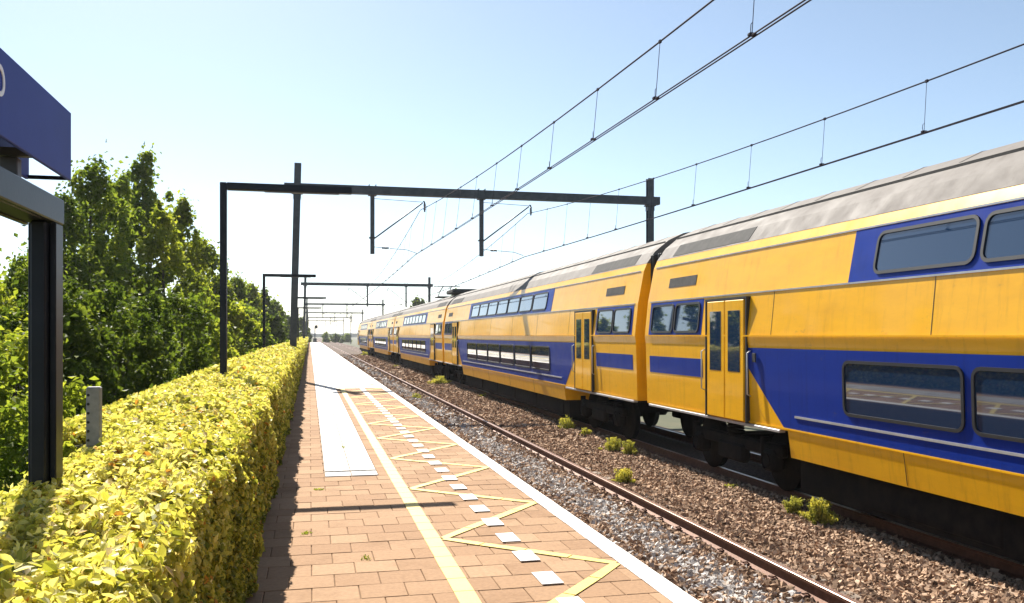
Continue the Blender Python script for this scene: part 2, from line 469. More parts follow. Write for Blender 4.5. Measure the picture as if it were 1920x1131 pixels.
# the 300 pavers that show largest inside the frame
def visible(x, y):
    D = y * math.cos(R(YAW)) + x * math.sin(R(YAW))
    if D < .5: return 0
    px = 580 + 1632 * x / (.974 * D); py = 628 + 1632 * 1.6 / D
    if py > 1150 or px < 430 or px > 1920: return 0
    return 1 / D ** 3
sc_ = sorted(range(len(pav)), key=lambda i: -visible(pav[i][0], pav[i][1]) * pav[i][2])
near_set = set(i for i in sc_[:300])
cache = {}
def paver_obj(i):
    x, y, wx, wy, k = pav[i]
    key = (round(wx, 3), k, random.randrange(6))
    if key not in cache:
        v, f = paver_geo(wx, wy)
        cache[key] = mesh_np('paver', v, f, M['paver'] if k == 0 else M['pale_paver'], np.full(len(v), (key[2] + .5) / 6))
    link('paver', cache[key], platform, (x, y, random.uniform(-.0025, .0015)), (random.uniform(-.004, .004), random.uniform(-.004, .004), random.uniform(-.006, .006)))
for i in sorted(near_set): paver_obj(i)
for k, mn in ((0, 'paver'), (1, 'pale_paver')):
    VV = []; FF = []; TT = []; o = 0
    for i, p in enumerate(pav):
        if i in near_set or p[4] != k: continue
        v, f = paver_geo(p[2], p[3]); v = v + np.array([p[0], p[1], random.uniform(-.0025, .0015)])
        VV.append(v); FF.append(f + o); TT.append(np.full(len(v), random.random())); o += len(v)
    stuff(link('paver_field', mesh_np('paver_field', np.concatenate(VV), np.concatenate(FF), M[mn], np.concatenate(TT)), platform))
# white guide tiles: two columns
def guide_geo(w_, l_, ribbed):
    mb = MB(); h = .05
    g = .005
    mb.box((0, 0, -h / 2), (w_ - 2 * g, l_ - 2 * g, h), bev=.003)
    if ribbed:
        for k in range(4): mb.box((-w_ / 2 + w_ * (k + .5) / 4, 0, .002), (.03, l_ - .02, .006))
    return mb
gts = []
ng_ = int((PLY1 - GY0) / .3)
for j in range(ng_):
    for c in (0, 1): gts.append((.32 + c * .3, GY0 + (j + .5) * .3, j))
gm = {}
for r_ in (0, 1):
    for t in range(4):
        mb = guide_geo(.3, .3, r_); me = mb.mesh('guide_tile', M['guide'])
        a = me.attributes.new('tint', 'FLOAT', 'POINT'); a.data.foreach_set('value', np.full(len(me.vertices), t / 3, np.float32)); gm[(r_, t)] = me
for i, (x, y, j) in enumerate(gts[:300]):
    link('guide_tile', gm[(0 if j == 0 else 1, random.randrange(4))], platform, (x, y, random.uniform(0, .002)))
VV = []; FF = []; TT = []; o = 0
for (x, y, j) in gts[300:]:
    v, f = paver_geo(.3, .3, .003, .003)
    VV.append(v + np.array([x, y, .002])); FF.append(f + o); TT.append(np.full(len(v), random.random())); o += len(v)
stuff(link('guide_tile_field', mesh_np('guide_tile_field', np.concatenate(VV), np.concatenate(FF), M['guide'], np.concatenate(TT)), platform))
for c in (0, 1): MB().box((.32 + c * .3, GY0 + .335, .006), (.288, .05, .010), bev=.002).build('grey_band', M['concrete'], platform)
# a grey cross strip in the first tiles, painted markings (thin real layers cut at every paver row)
def marks(name, polys, mat, z=.005, th=.004):
    mb = MB()
    for p in polys:
        n = len(p)
        mb.add([(x, y, z) for x, y in p] + [(x, y, z - th) for x, y in p], [list(range(n))] + [(i, i + n, (i + 1) % n + n, (i + 1) % n) for i in range(n)])
    return mb.build(name, mat, platform)
def cut_rows(x0, x1, y0, y1, g=.004):
    out = []; j0 = int((y0 - 1.0) / PT); y = y0
    while y < y1 - .001:
        yn = min(y1, 1.0 + (math.floor((y - 1.0) / PT + 1e-6) + 1) * PT)
        wob = [random.uniform(-.003, .003) for _ in range(4)]
        out.append([(x0 + wob[0], y + g), (x1 + wob[1], y + g), (x1 + wob[2], yn - g), (x0 + wob[3], yn - g)]); y = yn
    return out
marks('white_edge_line', cut_rows(2.115, 2.272, 1.0, PLY1 - .3), M['p_white'])
marks('yellow_line', cut_rows(.875, 1.0, 1.0, PLY1 - .3), M['p_yellow'])
# zigzag: right points at y=5.76+2.2k, left points half way
zz = []
yl = 3.5 + .98
k = 0
per = 2.26
pts = []
y = 3.50
while y < 120:
    pts.append((2.10, y)); pts.append((1.01, y + per / 2 - .12)); y += per
for i in range(len(pts) - 1):
    (xa, ya), (xb, yb) = pts[i], pts[i + 1]
    d = Vector((xb - xa, yb - ya)).normalized(); nn = Vector((-d.y, d.x)) * .042
    m_ = 4
    for q in range(m_):
        t0, t1 = q / m_ + .004, (q + 1) / m_ - .004
        A = Vector((xa, ya)).lerp((xb, yb), t0); B = Vector((xa, ya)).lerp((xb, yb), t1)
        P4 = [A + nn, A - nn, B - nn, B + nn]
        P4 = [(min(max(p.x, 1.005), 2.108), p.y) for p in P4]
        zz.append((q, P4))
for i in range(len(pts) - 1):
    marks('zigzag_line', [p for q, p in zz[i * 4:i * 4 + 4]], M['p_yellow'], z=.0062 + .0006 * (i % 2))
dm = MB().box((0, 0, .004), (.145, .285, .006), bev=.002).mesh('white_dash', M['p_white'])
for i in range(220):
    link('white_dash', dm, platform, (1.52, 3.75 + i * .585, .0035))

# moss in the joints
def tuft_mesh(name, n, rad, h, mat, size=.02, tint=(0, 1), up=.4):
    P = np.stack([rng.normal(0, rad, n), rng.normal(0, rad, n), np.abs(rng.normal(0, h * .5, n))], 1)
    P[:, 2] = np.minimum(P[:, 2], h)
    N = rng.normal(size=(n, 3)); N[:, 2] += up
    return leaf_mesh(name, P, N, size * rng.uniform(.6, 1.3, n), rng.uniform(tint[0], tint[1], n), mat, 2.0)
moss = tuft_mesh('moss_tuft', 50, .02, .012, M['leaf_c'], .010)
mi = 0
for (x, y) in ((.39, 6.30), (.10, 9.2), (-.02, 7.2), (.45, 12.6)):
    o = link('moss_tuft', moss, platform, (x, y, .0)); o.rotation_euler[2] = mi; o.scale = (.7, 1.4, 1); mi += 1.3

# ------------------------------------------------------------------ hedge
def hh(y): return np.interp(y, [0, 4, 12, 30, 45, 190], [1.03, 1.06, 1.09, 1.14, 1.10, 1.15]) - .02
def hback(y): return np.where(y < 5.6, -1.0, -1.46)
hedge = empty('hedge', (-.85, 8, 0))
tag(hedge, 'long clipped golden-yellow hedge along the back of the platform', 'hedge')
HX1 = -.38
core = MB()
ys = [-1.5, 5.5, 5.51] + list(np.arange(6.5, 180, 6.0))
for i in range(len(ys) - 1):
    if ys[i + 1] - ys[i] < .05: continue
    a, b = ys[i], ys[i + 1]
    xb = float(hback((a + b) / 2)) + .1; xf = HX1 - .10
    za, zb = float(hh(a)) - .10, float(hh(b)) - .10
    core.add([(xb, a, -.06), (xf, a, -.06), (xf, a, za), (xb, a, za), (xb, b, -.06), (xf, b, -.06), (xf, b, zb), (xb, b, zb)],
             [(0, 1, 2, 3), (4, 7, 6, 5), (0, 4, 5, 1), (1, 5, 6, 2), (2, 6, 7, 3), (3, 7, 4, 0)])
c_ = core.build('branches', M['hedge_core'], hedge); c_.location = -Vector(hedge.location)
def lump(x, y): return .03 * np.sin(3.1 * x + 2.3 * y) + .025 * np.sin(5.7 * y - 2.0 * x + 1) + .022 * np.sin(11 * y + 7 * x) * np.sin(9 * x - 6 * y) + .022 * np.sin(23 * x + 5 * y) * np.sin(19 * y - 8 * x + 1)
def hedge_leaves(y0, y1, dens, size, hexa, reserve=0):
    L = y1 - y0
    out = []
    ntop = int(dens * L * 1.1); nfr = int(dens * L * 1.05); nbk = int(dens * L * .4)
    y = rng.uniform(y0, y1, ntop); xb = hback(y); x = xb + rng.uniform(0, 1, ntop) * (HX1 - xb)
    edge = np.minimum(x - xb, HX1 - x)
    z = hh(y) + lump(x, y) - .06 * np.exp(-edge / .06) - np.abs(rng.normal(0, .055, ntop)) + (rng.uniform(0, 1, ntop) < .10) * rng.uniform(0, .06, ntop)
    Nn = rng.normal(0, .8, (ntop, 3)); Nn[:, 2] += .9
    out.append((np.stack([x, y, z], 1), Nn)); dep_shade = [np.clip((hh(y) + lump(x, y) - z) / .12, 0, 1)]
    y = rng.uniform(y0, y1, nfr); z = rng.uniform(0, 1, nfr) ** .9 * hh(y)
    x = HX1 + lump(z * 1.3, y) * .9 - np.abs(rng.normal(0, .045, nfr)) + .03 * np.sin(z * 3)
    Nn = rng.normal(0, .6, (nfr, 3)); Nn[:, 0] += .8; Nn[:, 2] += .35
    out.append((np.stack([x, y, z], 1), Nn))
    y = rng.uniform(y0, y1, nbk); z = hh(y) * (1 - rng.uniform(0, 1, nbk) ** 2 * .8); x = hback(y) + rng.normal(0, .04, nbk)
    Nn = rng.normal(0, .6, (nbk, 3)); Nn[:, 0] -= .8; Nn[:, 2] += .35
    out.append((np.stack([x, y, z], 1), Nn))
    dep_shade.append(np.full(nfr + nbk, .42)); dep_shade = np.concatenate(dep_shade)  # side leaves tinted greener and darker, painting in the shade of these faces
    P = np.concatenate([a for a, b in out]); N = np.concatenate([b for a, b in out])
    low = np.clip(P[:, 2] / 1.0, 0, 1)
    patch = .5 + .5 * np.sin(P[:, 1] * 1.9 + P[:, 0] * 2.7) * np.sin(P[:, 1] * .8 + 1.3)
    t = np.clip(rng.normal(.22, .20, len(P)) + .18 * patch + .36 * low ** 2 - .38 * dep_shade, .02, .96)
    t[rng.uniform(0, 1, len(P)) < .025] = 1.0
    t[rng.uniform(0, 1, len(P)) < .09] *= .35
    s = size * rng.uniform(.6, 1.3, len(P))
    return P, N, s, t
HL = -Vector(hedge.location)
fol = []
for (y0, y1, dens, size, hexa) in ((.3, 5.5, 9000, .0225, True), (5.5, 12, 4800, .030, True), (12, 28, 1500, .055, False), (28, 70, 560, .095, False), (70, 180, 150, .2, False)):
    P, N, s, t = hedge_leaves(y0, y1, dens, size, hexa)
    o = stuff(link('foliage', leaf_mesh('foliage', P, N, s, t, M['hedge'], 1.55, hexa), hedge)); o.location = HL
# single large leaves nearest the camera
def big_leaf(t):
    pr = [(-.5, 0), (-.38, .14), (-.15, .27), (.08, .28), (.3, .17), (.5, 0)]
    V = [(a, 0, -.02 + .03 * math.sin(a * 3)) for a, b in pr]; V[0] = (-.5, 0, 0)
    vs = list(V); fs = []
    for sgn in (1, -1):
        o = len(vs)
        vs += [(a, sgn * b, .09 * b / .28 - .12 * max(a, 0) ** 2) for a, b in pr[1:-1]]
        idx = [0] + list(range(o, o + 4)) + [5]
        for q in range(5):
            f = [q, q + 1, idx[q + 1], idx[q]]; f = list(dict.fromkeys(f))
            fs.append(f if sgn < 0 else f[::-1])
    me = bpy.data.meshes.new('leaf'); me.from_pydata(vs, [], fs); me.update(); me.materials.append(M['hedge'])
    me.polygons.foreach_set('use_smooth', [True] * len(fs))
    a = me.attributes.new('tint', 'FLOAT', 'POINT'); a.data.foreach_set('value', np.full(len(me.vertices), t, np.float32))
    return me
bl = [big_leaf(t) for t in (.12, .35, .5, .6, .7, .8, .9, .97)]
for i in range(300):
    y = 1.9 + 3.6 * random.random() ** 1.3
    if random.random() < .68:
        x = random.uniform(float(hback(y)) + .03, HX1 - .02); z = float(hh(y) + lump(x, y)) + random.uniform(-.01, .04)
        n_ = Vector((random.gauss(0, .5), random.gauss(0, .5), 1))
    else:
        z = random.uniform(.3, 1.0); x = HX1 + float(lump(z * 1.3, y)) * .9 + random.uniform(0, .03); n_ = Vector((.9, random.gauss(0, .5), random.gauss(.4, .4)))
    o = link('leaf', random.choice(bl), hedge, Vector((x, y, z)) + HL)
    q = n_.to_track_quat('Z', 'Y') @ Vector((0, 0, 1)).to_track_quat('Z', 'Y')
    o.rotation_euler = (q.to_matrix() @ Matrix.Rotation(random.uniform(0, 6.28), 3, 'Z')).to_euler()
    s_ = random.uniform(.03, .048); o.scale = (s_, s_, s_)

# ------------------------------------------------------------------ station name sign on its frame
SX = -.985
fr = empty('sign_frame', (SX - .05, 3.6, 0))
tag(fr, 'dark glossy steel frame standing in the hedge under the blue sign', 'sign frame')
fl = -Vector(fr.location)
def part(mb, name, mat, parent, loc):
    o = mb.build(name, mat, parent); o.location = loc; return o
FX = SX + .035
def post(yc):
    mb = MB()
    mb.box((FX - .052, yc, 1.03), (.052, .13, 2.006), bev=.005)
    mb.box((FX - .087, yc + .01, 1.028), (.014, .09, 2.0), bev=.004)
    q = part(mb, 'post', M['lamp_paint'], fr, fl)
    q = MB().box((FX - .012, yc + .03, 1.026), (.024, .10, 2.012), bev=.004).build('flange', M['frame_paint'], q)
post(3.68); post(.9)
mb = MB()
mb.box((FX - .012, 2.30, 2.085), (.024, 2.96, .10), bev=.005)
mb.box((FX - .07, 2.28, 2.07), (.09, 2.90, .07), bev=.004)
mb.box((FX - .125, 2.28, 2.07), (.02, 2.90, .085), bev=.004)
part(mb, 'top_rail', M['frame_paint'], fr, fl)
sg = empty('station_sign', (SX - .05, 3.0, 2.25))
tag(sg, 'blue station name sign ending in a white letter p', 'sign')
sl = -Vector(sg.location)
Y0s, Y1s, Z0s, Z1s = .3, 3.97, 2.245, 2.53
part(MB().box((SX + .005, (Y0s + Y1s) / 2, (Z0s + Z1s) / 2), (.016, Y1s - Y0s, Z1s - Z0s), bev=.003), 'front_panel', M['sign_blue'], sg, sl)
part(MB().box((SX - .155, (Y0s + Y1s) / 2, (Z0s + Z1s) / 2), (.016, Y1s - Y0s, Z1s - Z0s), bev=.003), 'rear_panel', M['sign_blue'], sg, sl)
part(MB().box((SX - .075, (Y0s + Y1s) / 2, Z1s - .006), (.142, Y1s - Y0s, .008)), 'top_cap', M['lamp_paint'], sg, sl)
part(MB().box((SX - .075, Y1s - .012, Z0s + .008), (.142, .018, .014)), 'end_strut', M['lamp_paint'], sg, sl)
for yb in (.9, 2.2, 3.5):
    part(MB().box((SX - .075, yb, 2.17), (.06, .05, .15), bev=.004).box((SX - .075, yb, Z0s + .02), (.142, .04, .03)), 'bracket', M['sign_in'], sg, sl)
# the letter p: ring + stem, 3 mm thick plates on the face
def ring_plate(mb, cy, cz, ry, rz, tk, x, th, n=28):
    vs = []; fs = []
    for k in range(n):
        t = 2 * math.pi * k / n; c, s_ = math.cos(t), math.sin(t)
        for (r1, r2) in ((ry, rz), (ry - tk, rz - tk)):
            for xx in (x, x + th): vs.append((xx, cy + r1 * c, cz + r2 * s_))
    for k in range(n):
        a = 4 * k; b = 4 * ((k + 1) % n)
        fs += [(a + 1, b + 1, b + 3, a + 3), (a, a + 1, b + 1, b), (a + 2, b + 2, b + 3, a + 3)]
    mb.add(vs, [f[::1] for f in fs])
lp = MB(); ring_plate(lp, 3.10, 2.42, .047, .052, .016, SX + .0135, .003)
lp.box((SX + .015, 3.057, 2.397), (.003, .016, .15))
part(lp, 'letter', M['white'], sg, sl)

# perforated short post behind the hedge
pp = empty('marker_post', (-1.05, 4.72, 0)); tag(pp, 'short grey perforated post poking up behind the hedge', 'post')
mb = MB().box((0, 0, .62), (.066, .05, 1.44), bev=.006)
mb.build('shaft', M['post'], pp)
for k in range(14):
    MB().lathe([(.0, -.0275), (.007, -.0275), (.007, -.02)], (-.022, 0, 1.30 - k * .045), 'Y', 8).build('slot', M['hole'], pp)

# ------------------------------------------------------------------ L-shaped platform lamps
def lamp(y, x, label, h=3.60, arm=1.62):
    e = empty('platform_lamp', (x, y, 0)); tag(e, label, 'lamp', 'L-shaped lamps along the hedge')
    MB().box((0, 0, (h - .2) / 2), (.085, .11, h + .2), bev=.008).build('pole', M['lamp_paint'], e)
    MB().box((arm / 2 + .0425, 0, h - .047), (arm - .003, .11, .095), bev=.008).build('arm', M['lamp_paint'], e)
    MB().box((arm * .62, 0, h - .099), (arm * .6, .07, .012)).build('light_panel', M['sign_in'], e)
    return e
LX = -1.10
lamp(12.0, LX, 'nearest dark L-shaped lamp post rising out of the hedge')
lamp(29.6, LX - .35, 'second L-shaped lamp post, beside the first gantry mast')
lamp(47.2, LX + .3, 'third L-shaped lamp post down the platform')
lamp(64.8, LX + .3, 'fourth L-shaped lamp post, farthest down the platform')

# ------------------------------------------------------------------ overhead line gantries
def gantry(y, label, odd, xl=-.5, xr=13.0):
    e = empty('catenary_gantry', (xl, y, 0)); tag(e, label, 'gantry', 'gantries over the two tracks')
    def P(mb, name, mat=M['steel'], par=e):
        o = mb.build(name, mat, par); 
        if par is e: o.location = (-xl, 0, 0)
        return o
    for (x, lean, zb) in ((xl, .10, -.2), (xr, 0, -1.3)):
        a = Vector((x - lean, 0, zb)); b = Vector((x + lean, 0, 7.72))
        mb = MB()
        # H-section
        for d in (-1, 1): mb.bar(a + Vector((0, d * .11, 0)), b + Vector((0, d * .11, 0)), .24, .016, up=(0, 1, 0))
        mb.bar(a, b, .016, .206, up=(0, 1, 0))
        P(mb, 'mast')
        mb = MB().box((x + lean * .75, 0, 6.66), (.40, .34, .05), bev=.01)
        for d in (-1, 1): mb.box((x + d * .13 + lean * .75, 0, 6.55), (.016, .26, .2))
        P(mb, 'bracket')
    mb = MB()
    for d in (-1, 1): mb.box(((xl + xr) / 2, d * .12, 6.85), (xr - xl + .75, .014, .30))
    for k in (-1, 1):
        mb.box(((xl + xr) / 2, .0785 * 0 + .0, 6.85 + k * .1425), (xr - xl + .75, .226, .014))
    P(mb, 'beam')
    for (t0) in ((2.23, 6.27) if odd else (5.9, 9.93)):
        sg_ = 1 if odd else -1
        cx = t0 + sg_ * 1.85
        mb = MB().box((t0, 0, 5.72), (.15, .15, 2.36), bev=.008)
        mb.box((t0, 0, 6.68), (.30, .34, .035)); mb.box((t0, 0, 5.13), (.24, .22, .05), bev=.01)
        for d in (-1, 1):
            mb.box((t0 + d * .12, .0, 7.03), (.03, .30, .04)); mb.box((t0 + d * .12, -.14, 6.86), (.022, .022, .36)); mb.box((t0 + d * .12, .14, 6.86), (.022, .022, .36))
        dp = P(mb, 'drop_post')
        def Q(mb, name, mat=M['steel']):
            o = mb.build(name, mat, dp); return o
        Q(MB().tube([(t0 + sg_ * .1, 0, 5.13), (cx - sg_ * .02, 0, 6.46)], .026, 8), 'strut')
        Q(MB().tube([(t0 + sg_ * .07, 0, 6.56), (cx, 0, 6.49)], .010, 6), 'tie_rod')
        Q(MB().tube([(cx, 0, 6.52), (cx + sg_ * .05, 0, 6.50), (cx + sg_ * .06, 0, 6.44)], .03, 6), 'hook')
        ins = MB()
        prof = []
        for q in range(5): prof += [(.025, -.05 * q), (.055, -.05 * q - .015), (.055, -.05 * q - .025), (.025, -.05 * q - .04)]
        ins.lathe(prof, (cx + sg_ * .06, 0, 6.44), 'Z', 10); Q(ins, 'insulator', M['insul'])
        Q(MB().tube([(cx + sg_ * .06, 0, 6.2), (cx + sg_ * .06, 0, 6.13)], .03, 6), 'wire_clamp')
        reg = MB().tube([(t0 + sg_ * .07, 0, 4.80), (t0 + sg_ * .35, 0, 4.78)], .012, 6)
        reg.tube([(t0 + sg_ * .62, 0, 4.76), (t0 + sg_ * 1.25, 0, 4.72), (t0 + sg_ * 1.62, 0, 4.60)], .012, 6); Q(reg, 'registration_arm')
        prof = []
        for q in range(5): prof += [(.022, .05 * q), (.05, .05 * q + .015), (.05, .05 * q + .028), (.022, .05 * q + .042)]
        Q(MB().lathe(prof, (t0 + sg_ * .35 if sg_ > 0 else t0 - .60, 0, 4.77), 'X', 10), 'insulator', M['insul'])
    return e
GYS = [32.0, 92.0, 152.0, 212.0, 272.0, 332.0]
gl = ['nearest and largest steel gantry spanning both tracks', 'second steel gantry down the line with struts leaning left', 'third steel gantry down the line',
      'fourth steel gantry, pale in the distance', 'fifth steel gantry far down the line', 'sixth and farthest steel gantry down the line']
for i, y in enumerate(GYS): gantry(y, gl[i], i % 2 == 0, -.5, 13.0 if i == 0 else 12.4)

# ------------------------------------------------------------------ overhead wires
SUP = [-28.0] + GYS + [392.0]
def stag(near):
    return ([4.42, 3.80, 4.25, 3.75, 4.25, 3.75, 4.25, 3.75] if near else [8.40, 7.92, 8.20, 7.80, 8.2, 7.8, 8.2, 7.8])
def wire_at(y, near):
    k = max(0, min(len(SUP) - 2, int((y + 28) // 60)))
    u = (y - SUP[k]) / 60.0
    st = stag(near); x = st[k] + (st[k + 1] - st[k]) * u
    q = (2 * u - 1) ** 2
    zc = (4.40 if near else 4.31) + (.15 if near else .24) * q
    zm = zc + .63 + 1.02 * q
    # messenger hangs over the track axis
    ax = (4.13 if near else 8.17)
    xm = x + (ax - x) * .55
    return x, zc, xm, zm
for near, lab in ((True, 'overhead wires above the near track, crossing the top of the picture'), (False, 'overhead wires above the train, lower on the right')):
    e = empty('overhead_wire', (4.1 if near else 8.1, 32, 4.4)); tag(e, lab, 'overhead wire', 'overhead line wires')
    ol = -Vector(e.location)
    ysw = list(np.arange(-12, 392.1, 2.0))
    for dx in (-.022, .022):
        part(MB().tube([(wire_at(y, near)[0] + dx, y, wire_at(y, near)[1]) for y in ysw], .0085, 5), 'contact_wire', M['wire'], e, ol)
    part(MB().tube([(wire_at(y, near)[2], y, wire_at(y, near)[3]) for y in ysw], .0115, 5), 'messenger_wire', M['wire'], e, ol)
    y = 7.46 - 2.28 if near else 10.2 - 2.38 * 3
    while y < 90:
        if min(abs(y - s_) for s_ in SUP) > 1.2:
            xc, zc, xm, zm = wire_at(y, near)
            mb = MB().tube([(xm, y, zm), (xc, y, zc + .02)], .0042, 4)
            mb.box((xm, y, zm), (.03, .05, .04), bev=.005)
            mb.box((xc, y, zc + .018), (.075, .05, .03), bev=.006)
            mb.tube([(xc, y + .02, zc + .03), (xc + .01, y + .045, zc + .08), (xc + .005, y + .03, zc + .125), (xc, y, zc + .13)], .004, 4)
            part(mb, 'dropper', M['wire'], e, ol)
        y += 2.28 if near else 2.38

# ------------------------------------------------------------------ double-deck train
PROF = [(.64, 1.29), (1.05, 1.345), (2.23, 1.378), (2.38, 1.40), (3.06, 1.33), (3.74, 1.20), (3.90, 1.13), (4.15, .95), (4.4, .64), (4.56, .3), (4.62, 0)]
pz = [p[0] for p in PROF]; pw = [p[1] for p in PROF]
def hw(z): return float(np.interp(z, pz, pw))
CL = 27.0
def shell(z0, z1, y0, y1, o=0.0, caps=True, sides=(-1, 1)):
    zs = [z0] + [z for z in pz if z0 < z < z1] + [z1]
    mb = MB()
    ny = 8
    if z1 >= 4.62:      # closed over the top
        loop = [(-hw(z) - o, z) for z in zs] + [(hw(z) + o, z) for z in zs[::-1][1:]]
        loops = [loop]
    else: loops = [[(sx * (hw(z) + o), z) for z in zs] for sx in sides]
    for lp_ in loops:
        n = len(lp_); vs = []; fs = []
        for (x, z) in lp_:
            vs += [(x, y0, z), (x, y1, z)]
        for i in range(n - 1): fs.append((2 * i, 2 * i + 1, 2 * i + 3, 2 * i + 2))
        mb.add(vs, fs, False)
    if caps:
        poly = [(-hw(z) - o, z) for z in zs] + [(hw(z) + o, z) for z in zs[::-1]]
        if z1 >= 4.62: poly = [(-hw(z) - o, z) for z in zs] + [(hw(z) + o, z) for z in zs[::-1][1:]]
        for yy in (y0, y1): mb.add([(x, yy, z) for x, z in poly], [list(range(len(poly)))])
    return mb
def panel(z0, z1, yb0, yb1, yt0, yt1, o, th=.02, sx=-1):
    """a plate following the side, its ends slanting from bottom y to top y"""
    zs = [z0] + [z for z in pz if z0 < z < z1] + [z1]
    vs = []; fs = []
    for z in zs:
        t = (z - z0) / (z1 - z0); a = yb0 + (yt0 - yb0) * t; b = yb1 + (yt1 - yb1) * t
        for d in (o, o - th): vs += [(sx * (hw(z) + d), a, z), (sx * (hw(z) + d), b, z)]
    n = len(zs)
    for i in range(n - 1):
        A = 4 * i; B = A + 4
        fs += [(A, A + 1, B + 1, B), (A, B, B + 2, A + 2), (A + 1, A + 3, B + 3, B + 1)]
    fs += [(0, 2, 3, 1), (4 * n - 4, 4 * n - 3, 4 * n - 1, 4 * n - 2)]
    return MB().add(vs, fs)
def rounded(z0, z1, y0, y1, o, r=.08, th=.015, sx=-1):
    pts_ = []
    for (cy, cz, a0) in ((y1 - r, z1 - r, 0), (y0 + r, z1 - r, 90), (y0 + r, z0 + r, 180), (y1 - r, z0 + r, 270)):
        for k in range(5):
            t = R(a0 + k * 22.5); pts_.append((cy + r * math.cos(t), cz + r * math.sin(t)))
    n = len(pts_)
    vs = [(sx * (hw(z) + o), y, z) for y, z in pts_] + [(sx * (hw(z) + o - th), y, z) for y, z in pts_]
    return MB().add(vs, [list(range(n))] + [(i, (i + 1) % n, (i + 1) % n + n, i + n) for i in range(n)])
def ring(z0, z1, y0, y1, o, r, wd=.035, th=.024, sx=-1):
    def lp_(d):
        q = []
        for (cy, cz, a0) in ((y1 - r, z1 - r, 0), (y0 + r, z1 - r, 90), (y0 + r, z0 + r, 180), (y1 - r, z0 + r, 270)):
            for k in range(5):
                t = R(a0 + k * 22.5); q.append((cy + (r + d) * math.cos(t), cz + (r + d) * math.sin(t)))
        return q
    a = lp_(wd); b = lp_(-.004); n = len(a)
    vs = [(sx * (hw(z) + o - th), y, z) for y, z in a] + [(sx * (hw(z) + o), y, z) for y, z in a] + [(sx * (hw(z) + o), y, z) for y, z in b] + [(sx * (hw(z) + o - th), y, z) for y, z in b]
    return MB().add(vs, [(m * n + i, m * n + (i + 1) % n, (m + 1) * n + (i + 1) % n, (m + 1) * n + i) for m in range(3) for i in range(n)])
